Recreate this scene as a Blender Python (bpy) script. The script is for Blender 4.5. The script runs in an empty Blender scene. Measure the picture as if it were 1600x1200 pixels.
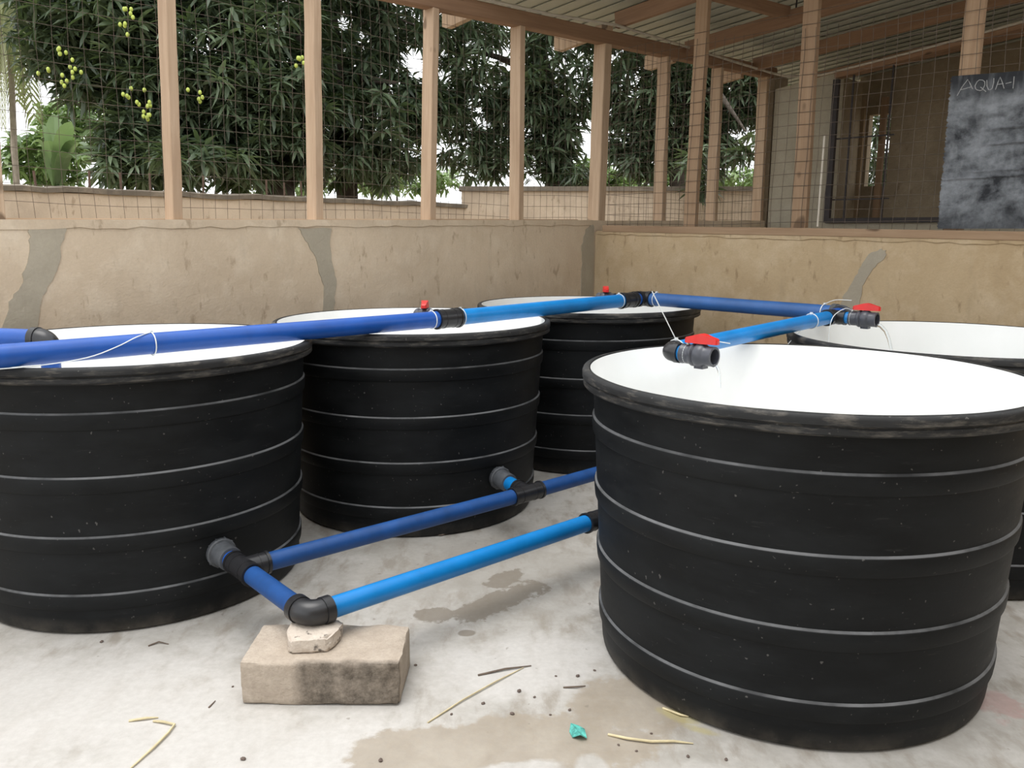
import bpy, math, random
import numpy as np
from mathutils import Vector, Matrix
random.seed(7); rng = np.random.default_rng(7)
C = bpy.context.scene.collection
SC = bpy.context.scene
PI = math.pi

# ------------------------------------------------------------------ camera
EYE = Vector((0, 0, 1.5265)); PITCH, ROLL = 0.17681, 0.005387
fw = Vector((0, math.cos(PITCH), -math.sin(PITCH))); up = Vector((0, math.sin(PITCH), math.cos(PITCH))); rt = Vector((1, 0, 0))
R_ = rt*math.cos(ROLL)+up*math.sin(ROLL); U_ = -rt*math.sin(ROLL)+up*math.cos(ROLL)
cam = bpy.data.cameras.new('camera'); cam.sensor_width = 36; cam.lens = 36*1300/1600; cam.clip_end = 300
co = bpy.data.objects.new('camera', cam); C.objects.link(co)
m = Matrix((R_, U_, -fw)).transposed().to_4x4(); m.translation = EYE; co.matrix_world = m
SC.camera = co
# ------------------------------------------------------------------ world, sun, exposure
w = bpy.data.worlds.new('sky'); SC.world = w; w.use_nodes = True
bg = w.node_tree.nodes['Background']; bg.inputs[0].default_value = (0.96, 0.98, 1.0, 1); bg.inputs[1].default_value = 1.9
sl = bpy.data.lights.new('sun', 'SUN'); sl.energy = 2.2; sl.angle = math.radians(40); sl.color = (1, 0.97, 0.93)
so = bpy.data.objects.new('sun', sl); C.objects.link(so); so.rotation_euler = Vector((-.05-.10, .05-.10, 1.0)).to_track_quat('Z', 'Y').to_euler()   # light comes a little from over the left wall
SC.view_settings.view_transform = 'Standard'; SC.view_settings.look = 'None'
SC.view_settings.gamma = 1; SC.view_settings.use_curve_mapping = False
SC.view_settings.exposure = 0.0

# ------------------------------------------------------------------ mesh helpers
class MB:
    def __init__(s): s.v = []; s.f = []
    def add(s, vs, fs):
        o = len(s.v); s.v += [tuple(v) for v in vs]; s.f += [tuple(i+o for i in f) for f in fs]; return s
    def box(s, c, sx, sy, sz, ax=None):
        X, Y, Z = ax or (Vector((1,0,0)), Vector((0,1,0)), Vector((0,0,1)))
        c = Vector(c); vs = []
        for dz in (-.5, .5):
            for dx, dy in ((-.5,-.5),(.5,-.5),(.5,.5),(-.5,.5)):
                vs.append(c+X*dx*sx+Y*dy*sy+Z*dz*sz)
        return s.add(vs, [(3,2,1,0),(4,5,6,7),(0,1,5,4),(1,2,6,5),(2,3,7,6),(3,0,4,7)])
    def tube(s, pts, r, n=16, caps=True, ref=None):
        pts = [Vector(p) for p in pts]; rs = r if isinstance(r, (list, tuple)) else [r]*len(pts)
        vs = []; prev = None
        for i, p in enumerate(pts):
            a = pts[max(i-1, 0)]; b = pts[min(i+1, len(pts)-1)]
            if i and (pts[i]-a).length < 1e-7: t = prevt
            else: t = (b-a).normalized()
            if t.length < .5: t = prevt
            prevt = t
            if prev is None:
                q = Vector((0,0,1)) if abs(t.z) < .9 else Vector((1,0,0)); x = t.cross(q).normalized()
            else: x = (prev-t*prev.dot(t)).normalized()
            prev = x; y = t.cross(x)
            for k in range(n):
                an = 2*PI*k/n; vs.append(p+(x*math.cos(an)+y*math.sin(an))*rs[i])
        fs = []
        for i in range(len(pts)-1):
            for k in range(n):
                fs.append((i*n+k, i*n+(k+1)%n, (i+1)*n+(k+1)%n, (i+1)*n+k))
        if caps: fs += [tuple(range(n))[::-1], tuple(range((len(pts)-1)*n, len(pts)*n))]
        return s.add(vs, fs)
    def lathe(s, prof, n=96, c=(0,0,0), axis=None, wob=None, close=False):
        # prof: list of (radius, height); axis default z
        z = Vector(axis).normalized() if axis is not None else Vector((0,0,1))
        x = Vector((1,0,0)) if abs(z.z) > .9 else z.cross(Vector((0,0,1))).normalized(); y = z.cross(x); c = Vector(c)
        vs = []
        for i, (r, h) in enumerate(prof):
            for k in range(n):
                a = 2*PI*k/n; rr = r+(wob(a, h) if wob else 0)
                vs.append(c+(x*math.cos(a)+y*math.sin(a))*rr+z*h)
        fs = [(i*n+k, i*n+(k+1)%n, (i+1)*n+(k+1)%n, (i+1)*n+k) for i in range(len(prof)-1) for k in range(n)]
        if close:
            L = len(prof)-1
            fs += [(L*n+k, L*n+(k+1)%n, (k+1)%n, k) for k in range(n)]
        return s.add(vs, fs)
    def prism(s, poly, nrm, d):
        # poly: 3-D points of an outline, thickened along nrm by d
        nrm = Vector(nrm); n = len(poly); P = [Vector(p) for p in poly]
        return s.add(P+[p+nrm*d for p in P], [tuple(range(n))[::-1], tuple(range(n, 2*n))]+[(i, (i+1)%n, n+(i+1)%n, n+i) for i in range(n)])
def mkmesh(name, mb, mat, smooth=None):
    me = bpy.data.meshes.new(name); me.from_pydata(mb.v, [], mb.f); me.validate(); me.update()
    import bmesh
    bm = bmesh.new(); bm.from_mesh(me); bmesh.ops.recalc_face_normals(bm, faces=bm.faces); bm.to_mesh(me); bm.free()
    if smooth:
        me.polygons.foreach_set('use_smooth', [True]*len(me.polygons)); me.set_sharp_from_angle(angle=math.radians(smooth))
    if mat: me.materials.append(mat)
    return me
def wloc(p):
    v = Vector((0,0,0))
    while p: v = v+p.location; p = p.parent
    return v
def obj(name, mb, mat, parent=None, smooth=None, origin=None):
    """link the collected shape as one mesh object; coordinates are world, moved to the parent's / own origin"""
    base = wloc(parent) if parent else (Vector(origin) if origin else None)
    if base is None:
        a = np.array(mb.v); base = Vector((float((a[:,0].min()+a[:,0].max())/2), float((a[:,1].min()+a[:,1].max())/2), float(a[:,2].min())))
    mb.v = [(x-base.x, y-base.y, z-base.z) for x, y, z in mb.v]
    o = bpy.data.objects.new(name, mkmesh(name, mb, mat, smooth)); C.objects.link(o)
    if parent: o.parent = parent
    else: o.location = base
    return o
def tag(o, label=None, cat=None, group=None, kind=None):
    for k, v in (('label', label), ('category', cat), ('group', group), ('kind', kind)):
        if v: o[k] = v
    return o
def thing(name, loc, label, cat, group=None):
    o = bpy.data.objects.new(name, None); C.objects.link(o); o.location = loc; o.empty_display_size = .1
    return tag(o, label, cat, group)
def copy_tree(o, parent=None):
    c = o.copy(); C.objects.link(c)
    if parent: c.parent = parent
    for ch in list(o.children): copy_tree(ch, c)
    return c

# ------------------------------------------------------------------ material helpers
class NT:
    def __init__(s, name):
        s.m = bpy.data.materials.new(name); s.m.use_nodes = True; s.t = s.m.node_tree; s.b = s.t.nodes['Principled BSDF']
        s.out = s.t.nodes['Material Output']
    def n(s, typ, ins={}, **kw):
        nd = s.t.nodes.new(typ)
        for k, v in kw.items(): setattr(nd, k, v)
        for k, v in ins.items(): s.set(nd.inputs[k], v)
        return nd
    def set(s, sock, v):
        if isinstance(v, bpy.types.NodeSocket): s.t.links.new(v, sock)
        else:
            if sock.type == 'RGBA' and len(v) == 3: v = (*v, 1)
            sock.default_value = v
    def P(s, **kw):
        for k, v in kw.items(): s.set(s.b.inputs[k.replace('_', ' ')], v)
    def pos(s): return s.n('ShaderNodeNewGeometry').outputs['Position']
    def oco(s): return s.n('ShaderNodeTexCoord').outputs['Object']
    def scale(s, v, sc, loc=(0,0,0), rot=(0,0,0)): return s.n('ShaderNodeMapping', {'Vector': v, 'Scale': sc, 'Location': loc, 'Rotation': rot}).outputs[0]
    def noise(s, v, sc, det=4, rough=.6, dist=0): return s.n('ShaderNodeTexNoise', {'Vector': v, 'Scale': sc, 'Detail': det, 'Roughness': rough, 'Distortion': dist}).outputs[0]
    def ramp(s, f, a, b, lo=0., hi=1.): return s.n('ShaderNodeMapRange', {0: f, 1: a, 2: b, 3: lo, 4: hi}).outputs[0]
    def math(s, op, a, b=0., c=0., clamp=False):
        nd = s.n('ShaderNodeMath', operation=op, use_clamp=clamp); s.set(nd.inputs[0], a); s.set(nd.inputs[1], b); s.set(nd.inputs[2], c); return nd.outputs[0]
    def mix(s, f, a, b, mode='MIX'):
        nd = s.n('ShaderNodeMix', data_type='RGBA', blend_type=mode); s.set(nd.inputs[0], f); s.set(nd.inputs[6], a); s.set(nd.inputs[7], b); return nd.outputs[2]
    def bump(s, h, strength=.3, dist=.01): s.P(Normal=s.n('ShaderNodeBump', {'Height': h, 'Strength': strength, 'Distance': dist}).outputs[0])
    def rnd(s): return s.n('ShaderNodeObjectInfo').outputs['Random']
    def sep(s, v): return s.n('ShaderNodeSeparateXYZ', {0: v}).outputs

def plain(name, col, rough=.5, spec=.5, var=0.12, sc=12, metal=0):
    k = NT(name); nz = k.noise(k.oco(), sc, 5)
    k.P(Base_Color=k.mix(k.ramp(nz, .3, .7), tuple(c*(1-var) for c in col), tuple(c*(1+var) for c in col)), Roughness=rough, Metallic=metal, Specular_IOR_Level=spec)
    return k.m

def mat_plaster(name, base, dark, light, spots=True, sc=1.0):
    k = NT(name); p = k.pos()
    big = k.noise(k.scale(p, (1, 1, .9)), 1.3*sc, 6, .6, .4); med = k.noise(p, 5*sc, 6, .62); fine = k.noise(p, 70, 4)
    c = k.mix(k.ramp(big, .35, .68), dark, base); c = k.mix(k.ramp(med, .48, .75, 0, .75), c, light)
    stv = k.noise(k.scale(p, (7, 7, 1.6)), 1.4, 5, .6); c = k.mix(k.ramp(stv, .57, .72, 0, .45), c, tuple(x*.72 for x in base))
    if spots:
        sp = k.noise(k.scale(p, (1, 1, .4)), 15, 4, .6); c = k.mix(k.ramp(sp, .60, .70, 0, .55), c, (base[0]*.42, base[1]*.36, base[2]*.3))
    c = k.mix(k.ramp(fine, .3, .7, 0, .22), c, tuple(x*.75 for x in dark))
    k.P(Base_Color=c, Roughness=.92, Specular_IOR_Level=.2)
    k.bump(k.math('ADD', k.math('MULTIPLY', med, 1.6), k.math('MULTIPLY', fine, .25)), .5, .012)
    return k.m
M = {}
M['plaster'] = mat_plaster('tan_cement_plaster', (.68,.555,.415), (.575,.46,.335), (.745,.635,.495))
M['plaster_right'] = mat_plaster('ochre_cement_plaster', (.60,.465,.30), (.49,.365,.22), (.67,.54,.375))
M['plaster_far'] = mat_plaster('grey_plaster', (.44,.40,.31), (.38,.34,.26), (.50,.46,.37), False)
M['plaster_out'] = mat_plaster('weathered_outdoor_plaster', (.60,.48,.355), (.46,.37,.28), (.68,.56,.43), True, .7)
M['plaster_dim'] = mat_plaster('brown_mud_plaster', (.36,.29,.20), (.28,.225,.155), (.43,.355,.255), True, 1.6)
M['mortar'] = mat_plaster('grey_mortar', (.43,.38,.295), (.38,.335,.26), (.47,.42,.33), False)
M['coping'] = mat_plaster('dark_stained_coping', (.22,.185,.145), (.15,.13,.105), (.36,.30,.23), False)

def mat_floor():
    k = NT('trowelled_concrete_floor'); p = k.pos()
    n1 = k.noise(p, 1.7, 7, .62, .5); n2 = k.noise(p, 6, 7, .65, .3); n3 = k.noise(p, 40, 5, .6); n4 = k.noise(k.scale(p, (2.2, .9, 1), rot=(0,0,.6)), 5, 6, .62)
    c = k.mix(k.ramp(n1, .36, .64), (.34,.32,.285), (.475,.45,.415))
    c = k.mix(k.ramp(n2, .42, .66, 0, .85), c, (.51,.49,.46))
    c = k.mix(k.ramp(n4, .50, .66, 0, .75), c, (.27,.235,.19))
    wn = k.math('ADD', k.math('MULTIPLY', k.math('SUBTRACT', k.noise(p, 5.5, 6, .62), .5), 1.5), k.math('MULTIPLY', k.math('SUBTRACT', k.noise(p, 22, 4, .6), .5), .5))
    def blob(cx, cy, rx, ry, rot=0., edge=.12, amp=1.):
        v = k.n('ShaderNodeVectorMath', {0: p, 1: (cx, cy, 0)}, operation='SUBTRACT').outputs[0]
        v = k.n('ShaderNodeVectorRotate', {'Vector': v, 'Angle': -rot}, rotation_type='Z_AXIS').outputs[0]
        v = k.n('ShaderNodeVectorMath', {0: v, 1: (1/rx, 1/ry, 0)}, operation='MULTIPLY').outputs[0]
        d = k.n('ShaderNodeVectorMath', {0: v}, operation='LENGTH').outputs['Value']
        return k.ramp(k.math('ADD', d, k.math('MULTIPLY', wn, amp)), 1+edge, 1-edge)
    def under(blobs, col, amt):
        nonlocal c
        f = blobs[0]
        for b in blobs[1:]: f = k.math('MAXIMUM', f, b)
        c = k.mix(k.math('MULTIPLY', f, amt), c, col)
    # dry laitance in front of the block, damp beige film along the big tank, splashes by the low pipe
    under([blob(.02,2.78,.34,.20,.3,.3), blob(-.75,2.2,.7,.30,0,.35), blob(-1.5,2.5,.8,.35,.1,.35)], (.55,.53,.505), .7)
    under([blob(-.05,3.7,.55,.45,.7,.5)], (.30,.28,.245), .6)
    damp = k.math('MAXIMUM', blob(.06,2.28,.40,.19,.12,.08,.8), k.math('MAXIMUM', blob(.42,2.55,.24,.16,.6,.1,.8), blob(-.28,2.27,.20,.13,.3,.08,.7)))
    dry = k.math('MAXIMUM', blob(.03,2.17,.13,.05,.1,.15,.7), blob(.24,2.18,.05,.07,0,.15,.5))
    damp = k.math('MULTIPLY', damp, k.math('SUBTRACT', 1., dry))
    c = k.mix(k.math('MULTIPLY', damp, .85), c, k.mix(k.ramp(n2, .35, .65), (.30,.25,.19), (.375,.325,.26)))
    wet = k.math('MAXIMUM', blob(-.32,3.17,.085,.07,.2,.07,1.2), k.math('MAXIMUM', blob(-.04,3.33,.24,.085,.75,.1,1.9), blob(-.17,3.02,.035,.028,0,.1,.4)))
    wet = k.math('MAXIMUM', wet, blob(-.02,3.54,.05,.12,-.5,.1,1.8))
    c = k.mix(k.math('MULTIPLY', wet, .8), c, (.185,.155,.118))
    under([blob(.47,3.15,.13,.16,0,.2)], (.22,.205,.18), .7)
    under([blob(.55,2.46,.07,.03,-.6,.3), blob(.60,2.38,.05,.02,-.5,.3)], (.42,.36,.14), .6)
    under([blob(1.63,2.52,.08,.10,.3,.25,2.2)], (.42,.22,.2), .5)
    sp = k.noise(p, 26, 2, .4); c = k.mix(k.ramp(sp, .735, .77, 0, .55), c, (.2,.17,.14))
    c = k.mix(k.ramp(n3, .3, .7, 0, .25), c, (.27,.255,.23))
    k.P(Base_Color=c, Roughness=k.ramp(damp, 0., 1., .72, .5), Specular_IOR_Level=.35)
    k.bump(k.math('ADD', n2, k.math('MULTIPLY', n3, .4)), .25, .008)
    return k.m
M['floor'] = mat_floor()
M['dirt'] = mat_plaster('sandy_ground', (.34,.28,.19), (.27,.22,.15), (.40,.34,.25), False)

def mat_wood(name, a, b, dk):
    k = NT(name); o = k.n('ShaderNodeVectorMath', {0: k.oco(), 1: k.n('ShaderNodeCombineXYZ', {0: k.math('MULTIPLY', k.rnd(), 9), 1: k.math('MULTIPLY', k.rnd(), 5), 2: k.math('MULTIPLY', k.rnd(), 7)}).outputs[0]}, operation='ADD').outputs[0]
    g = k.noise(k.scale(o, (55, 55, 2.2)), 1, 5, .6, .6); g2 = k.noise(k.scale(o, (9, 9, 1.2)), 1, 4, .6); kn = k.noise(k.scale(o, (9, 9, 5)), 1, 1, .3)
    c = k.mix(k.ramp(g, .32, .68), a, b); c = k.mix(k.ramp(g2, .5, .72, 0, .5), c, dk)
    c = k.mix(k.ramp(kn, .74, .79, 0, .8), c, tuple(x*.35 for x in dk)); c = k.mix(k.math('MULTIPLY', k.rnd(), .35), c, dk)
    k.P(Base_Color=c, Roughness=.8, Specular_IOR_Level=.25); k.bump(g, .25, .003)
    return k.m
M['wood'] = mat_wood('sawn_softwood', (.47,.335,.225), (.58,.435,.31), (.33,.215,.135))
M['wood_dark'] = mat_wood('aged_roof_timber', (.30,.18,.11), (.38,.24,.15), (.20,.115,.07))
M['wood_mid'] = mat_wood('brown_sawn_timber', (.315,.205,.125), (.40,.275,.175), (.22,.14,.085))
M['wood_dim'] = mat_wood('dusty_jamb_timber', (.40,.30,.19), (.47,.36,.235), (.23,.16,.10))

def mat_black(name, scuff, base=(.006,.0068,.0074), ridge=False):
    k = NT(name); o = k.oco()
    n = k.noise(k.scale(o, (1, 1, 3)), 3, 6, .65); sp = k.noise(o, 75, 2, .35); sc = k.noise(k.scale(o, (4, 4, 30)), 2.5, 5, .7); z = k.sep(o)[2]
    c = k.mix(k.ramp(n, .4, .7), base, tuple(x*1.8+.002 for x in base))
    c = k.mix(k.ramp(sc, .62, .8, 0, .25+scuff*.4), c, (.10,.098,.095))
    c = k.mix(k.ramp(sp, .735, .775, 0, .35), c, (.22,.21,.20))
    if scuff > .5: c = k.mix(k.ramp(k.noise(k.scale(o, (3, 3, 16)), 3, 6, .7), .50, .72, 0, .7), c, (.16,.145,.125))
    else:
        dn = k.noise(o, 6, 5, .65); c = k.mix(k.math('MULTIPLY', k.ramp(z, .07, 0.), k.ramp(dn, .42, .66, .1, .5)), c, (.15,.13,.105))
    if ridge: c = k.mix(k.math('MULTIPLY', k.ramp(k.sep(k.n('ShaderNodeNewGeometry').outputs['Normal'])[2], .25, .6), k.ramp(k.noise(o, 5, 4, .6), .32, .62, .25, 1.)), c, (.165,.168,.172))  # upward ledges coloured paler, a painted stand-in for glancing sky reflection
    k.P(Base_Color=c, Roughness=k.ramp(n, .3, .7, .45, .62), Specular_IOR_Level=.16)
    k.bump(k.math('ADD', n, k.math('MULTIPLY', sp, .3)), .12, .006)
    return k.m
M['black'] = mat_black('black_polyethylene', .0)
M['black_rim'] = mat_black('scuffed_black_polyethylene', 1., (.02,.0205,.021))
M['ridge'] = mat_black('black_ridge_painted_sheen', .0, ridge=True)
def mat_liner():
    k = NT('white_tank_liner'); o = k.oco(); n = k.noise(k.scale(o, (1, 1, .5)), 4, 4, .55, .5)
    k.P(Base_Color=k.mix(k.ramp(n, .35, .7), (.86,.87,.85), (.90,.905,.895)), Roughness=.4, Specular_IOR_Level=.4, Subsurface_Weight=0.)
    k.bump(n, .3, .02); return k.m
M['liner'] = mat_liner()
M['blue'] = plain('dark_blue_pvc', (.008,.080,.37), .38, .5, .15, 7)
M['blue_dust'] = plain('dusty_dark_blue_pvc', (.010,.062,.22), .5, .4, .2, 9)
M['steel_blue'] = plain('dull_blue_pvc', (.03,.105,.30), .45, .45, .2, 6)
M['cyan'] = plain('light_blue_pvc', (.006,.20,.55), .36, .5, .12, 7)
M['fit'] = plain('black_pvc_fitting', (.018,.018,.02), .32, .5, .3, 20)
M['fit_dust'] = plain('dusty_grey_fitting', (.075,.08,.088), .55, .4, .35, 18)
M['valve'] = plain('grey_pvc_valve', (.055,.058,.072), .3, .5, .15, 20)
M['red'] = plain('red_plastic', (.62,.022,.018), .4, .5, .1, 20)
M['tie'] = plain('white_nylon', (.75,.78,.78), .4, .5, .06, 30)
M['conduit'] = plain('pale_pvc_conduit', (.55,.50,.42), .6, .3, .12, 10)
M['wire'] = plain('rusted_wire', (.11,.085,.065), .75, .3, .35, 8)
M['rust'] = plain('rusted_rod', (.11,.07,.05), .8, .3, .3, 15)
M['frame'] = plain('dark_painted_steel', (.035,.028,.028), .55, .4, .3, 8)
M['roof'] = plain('dull_grey_green_roof_sheet', (.46,.47,.41), .6, .3, .10, 1.5)
M['bark'] = plain('mango_bark', (.075,.062,.05), .9, .2, .4, 6)
M['palm_bark'] = plain('grey_palm_bark', (.30,.26,.21), .9, .2, .25, 8)
M['straw'] = plain('dry_straw', (.60,.52,.33), .7, .2, .15, 30)
M['twig'] = plain('dark_twig', (.16,.125,.10), .85, .2, .2, 30)
M['crumb'] = plain('dark_crumb', (.13,.10,.085), .9, .2, .4, 60)
M['teal'] = plain('teal_plastic_film', (.09,.38,.33), .35, .5, .6, 60)
M['fruit'] = plain('green_mango_skin', (.42,.50,.10), .45, .4, .15, 20)
M['chalk'] = plain('white_chalk', (.36,.36,.36), .95, .1, .3, 90)
def mat_block(name, a, b, stain=False):
    k = NT(name); o = k.oco(); n = k.noise(o, 9, 6, .65); f = k.noise(o, 75, 4, .6); pit = k.noise(o, 38, 3, .5)
    c = k.mix(k.ramp(n, .35, .68), a, b); c = k.mix(k.ramp(f, .35, .7, 0, .3), c, tuple(x*.6 for x in a))
    if stain:
        x, y, z = k.sep(o)
        f1 = k.math('MULTIPLY', k.ramp(k.math('ADD', x, k.math('MULTIPLY', n, .06)), -.065, -.02), k.ramp(k.math('ADD', y, k.math('MULTIPLY', n, .02)), -.10, -.122))
        c = k.mix(k.math('MULTIPLY', f1, k.ramp(k.noise(o, 22, 5, .7), .3, .66, .35, .9)), c, (.06,.05,.04))
    else: c = k.mix(k.ramp(pit, .62, .7, 0, .8), c, (.06,.05,.045))
    k.P(Base_Color=c, Roughness=.95, Specular_IOR_Level=.15); k.bump(k.math('ADD', n, k.math('MULTIPLY', f, .6)), .6, .01); return k.m
M['block'] = mat_block('cement_block', (.40,.335,.27), (.50,.43,.355), True)
M['stone'] = mat_block('broken_concrete', (.52,.45,.38), (.62,.55,.475))
def mat_board():
    k = NT('worn_blackboard_paint'); o = k.oco()
    a = k.noise(k.scale(o, (2.6, 2.6, 3.4)), 1.3, 7, .68, .1); b = k.noise(k.scale(o, (10, 10, 2.5)), 1.5, 5, .6); z = k.sep(o)[2]
    f = k.math('MULTIPLY', k.ramp(a, .36, .60), k.ramp(z, .90, .74)); f = k.math('MULTIPLY', f, k.ramp(z, .0, .14, .35, 1.))
    bl = k.noise(k.scale(o, (5, 5, 9)), 1.2, 4, .6); f = k.math('MULTIPLY', f, k.ramp(bl, .30, .46, .35, 1.))
    c = k.mix(f, (.026,.028,.032), (.25,.265,.285)); c = k.mix(k.ramp(b, .5, .75, 0, .35), c, (.33,.345,.365))
    k.P(Base_Color=c, Roughness=.8, Specular_IOR_Level=.25); k.bump(a, .3, .01); return k.m
M['board'] = mat_board()
def mat_leaf(name, a, b, tr=.25):
    k = NT(name); r = k.rnd(); n = k.noise(k.pos(), 1.1, 3, .6); n2 = k.noise(k.pos(), 9, 2, .5)
    c = k.mix(k.ramp(k.math('ADD', k.math('MULTIPLY', r, .5), k.math('ADD', k.math('MULTIPLY', n, .7), k.math('MULTIPLY', n2, .3))), .45, 1.05), a, b)
    k.P(Base_Color=c, Roughness=.36, Specular_IOR_Level=.5)
    t = k.n('ShaderNodeBsdfTranslucent', {'Color': k.mix(.5, c, (.20,.30,.05))}).outputs[0]
    mx = k.n('ShaderNodeMixShader', {0: tr, 1: k.b.outputs[0], 2: t}).outputs[0]; k.t.links.new(mx, k.out.inputs[0]); return k.m
M['leaf'] = mat_leaf('mango_leaf', (.036,.056,.032), (.17,.225,.135))
M['leaf_light'] = mat_leaf('light_bush_leaf', (.12,.20,.07), (.30,.42,.17), .35)
M['leaf_palm'] = mat_leaf('palm_leaflet', (.20,.22,.09), (.36,.36,.17), .35)
M['leaf_banana'] = mat_leaf('banana_leaf', (.13,.21,.10), (.23,.33,.17), .4)
def mat_water():
    k = NT('water'); k.P(Base_Color=(.95,.98,1), Roughness=.02, IOR=1.33, Transmission_Weight=1.0); return k.m
M['water'] = mat_water()

# ------------------------------------------------------------------ setting
E1 = Vector((.70711, .70711, 0)); E2 = Vector((.70711, -.70711, 0)); Z = Vector((0, 0, 1))
def WL(x, z, off=0.): return Vector((x, x+6.8, z))-E2*off            # inner face of the left wall; off = outwards
def WR(x, z, off=0.): return Vector((x, 8.264-x, z))-E1*off          # near face of the right partition; off = towards the tanks
def WF(x, z, off=0.): return Vector((x, 12.554-x, z))-E1*off         # near face of the far cross wall
def struct(name, mb, mat, parent=None, smooth=None):
    o = obj(name, mb, mat, parent, smooth)
    if not parent: o['kind'] = 'structure'
    return o
g = MB(); g.box((3, 20, -.06), 90, 90, .06); struct('ground', g, M['dirt'])
fl = MB(); fl.prism([(-8.0,-1.6,-.03), (-.6,-8.5,-.03), (11.5,3.4,-.03), (4.5,11.3,-.03)], Z, .03); struct('floor', fl, M['floor'])

def wall_strip(x0, x1, fz, P, thick, out, n=40, z0=-.02):
    """low wall with an uneven top edge"""
    mb = MB(); vs = []; fs = []
    for i in range(n+1):
        x = x0+(x1-x0)*i/n; zt = fz(x)+random.uniform(-.004, .004)
        a = P(x, 0); vs += [Vector((a.x, a.y, z0)), Vector((a.x, a.y, zt)), Vector((a.x, a.y, zt-.004))+out*thick, Vector((a.x, a.y, z0))+out*thick]
    for i in range(n):
        for k in range(4): fs.append((i*4+k, i*4+(k+1)%4, (i+1)*4+(k+1)%4, (i+1)*4+k))
    fs += [(3,2,1,0), tuple(n*4+k for k in range(4))]
    return mb.add(vs, fs)
ztop = lambda x: 1.643+.022*x
wl = struct('wall_left', wall_strip(-4.6, 2.877, ztop, WL, .17, -E2, 60), M['plaster'])
def lip(P, x0, x1, fz, depth, proud, nrm, n, jit):
    mb = MB(); vs = []; fs = []
    for i in range(n+1):
        x = x0+(x1-x0)*i/n; a = P(x, fz(x)+.005); b = P(x, fz(x)-depth+random.uniform(-jit, jit))
        vs += [a-nrm*.01, a+nrm*proud, b+nrm*(proud*random.uniform(.5, 1)), b-nrm*.004-Z*.003]
    for i in range(n):
        for k in range(4): fs.append((i*4+k, i*4+(k+1)%4, (i+1)*4+(k+1)%4, (i+1)*4+k))
    fs += [(3,2,1,0), tuple(n*4+k for k in range(4))]
    return mb.add(vs, fs)
tag(obj('mortar_cap', lip(WL, -4.4, .70, ztop, .04, .010, E2, 90, .007), M['plaster'], wl), 'rough mortar cap along the top edge')
def patch(P, pts, nrm, parent, off=.0, label=None):
    fine = []
    for i, (x, z) in enumerate(pts):
        x2, z2 = pts[(i+1) % len(pts)]
        for t in (0, .25, .5, .75):
            j = .006 if t else .003
            fine.append(P(x+(x2-x)*t+random.uniform(-j, j), z+(z2-z)*t+random.uniform(-j, j)))
    mb = MB(); mb.prism([p-nrm*.01 for p in fine], nrm, .0145+off)
    o = obj('mortar_patch', mb, M['mortar'], parent); tag(o, label or 'grey mortar patch over a crack'); return o
patch(WL, [(-2.474,1.553),(-2.436,1.562),(-2.346,1.558),(-2.37,1.477),(-2.383,1.372),(-2.411,1.291),(-2.451,1.2),(-2.472,1.097),(-2.50,.90),(-2.66,.88),(-2.60,1.026),(-2.561,1.185),(-2.521,1.251),(-2.501,1.341),(-2.479,1.466)], E2, wl)
patch(WL, [(-1.377,1.568),(-1.2,1.566),(-1.21,1.429),(-1.195,1.281),(-1.185,1.191),(-1.202,1.042),(-1.21,.85),(-1.27,.85),(-1.253,1.195),(-1.279,1.313),(-1.301,1.401),(-1.345,1.488)], E2, wl)
patch(WL, [(.635,1.58),(.700,1.63),(.722,1.60),(.722,.3),(.62,.3),(.606,1.1),(.612,1.289),(.603,1.44)], E2, wl)
rz = lambda x: 1.578-.022*x
wr = struct('wall_right', wall_strip(.735, 5.2, rz, WR, .15, E1, 50), M['plaster_right'])
patch(WR, [(2.454,1.41),(2.508,1.45),(2.538,1.441),(2.532,1.383),(2.481,1.313),(2.439,1.192),(2.431,1.071),(2.425,.9),(2.32,.9),(2.337,1.063),(2.349,1.125),(2.394,1.229),(2.424,1.33)], -E1, wr)
tag(obj('mortar_cap', lip(WR, .75, 5.1, lambda x: rz(x)+.004, .026, .012, -E1, 80, .008), M['plaster_right'], wr), 'lumpy mortar bed under the plank')

def far_wall():
    mb = MB()
    def seg(x0, x1, z0, z1a, z1b): mb.prism([WF(x0,z0), WF(x1,z0), WF(x1,z1b), WF(x0,z1a)], E1, .15)
    top = lambda x: 3.13+.185*(x-2.877)
    xo0, xo1, s = 3.40, 5.6, 1.695; hd = lambda x: top(x)-.05
    seg(2.90, xo0, -.02, top(2.9), top(xo0)); seg(xo0, xo1, -.02, s, s); pass; seg(xo1, 7.2, -.02, top(xo1), top(7.2))
    return mb
wf = struct('wall_far', far_wall(), M['plaster_far'])
ext = MB()
for xa, xb, zt in ((2.90,3.12,3.3), (3.12,4.05,1.7), (4.05,4.55,3.5)): ext.prism([WL(xa,-.02), WL(xb,-.02), WL(xb,zt), WL(xa,zt)], -E2, .15)
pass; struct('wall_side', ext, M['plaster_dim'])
def WI(x, z, off=0.): return Vector((x, 16-x, z))-E1*off
wi = MB()
for x0, x1, z0, z1 in ((4.55,4.66,-.02,3.72), (4.66,4.86,-.02,2.19), (4.66,4.86,3.10,3.72), (4.86,8.8,-.02,3.95)):
    wi.prism([WI(x0,z0), WI(x1,z0), WI(x1,z1), WI(x0,z1)], E1, .12)
wi = struct('wall_inner', wi, M['plaster_dim'])
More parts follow.
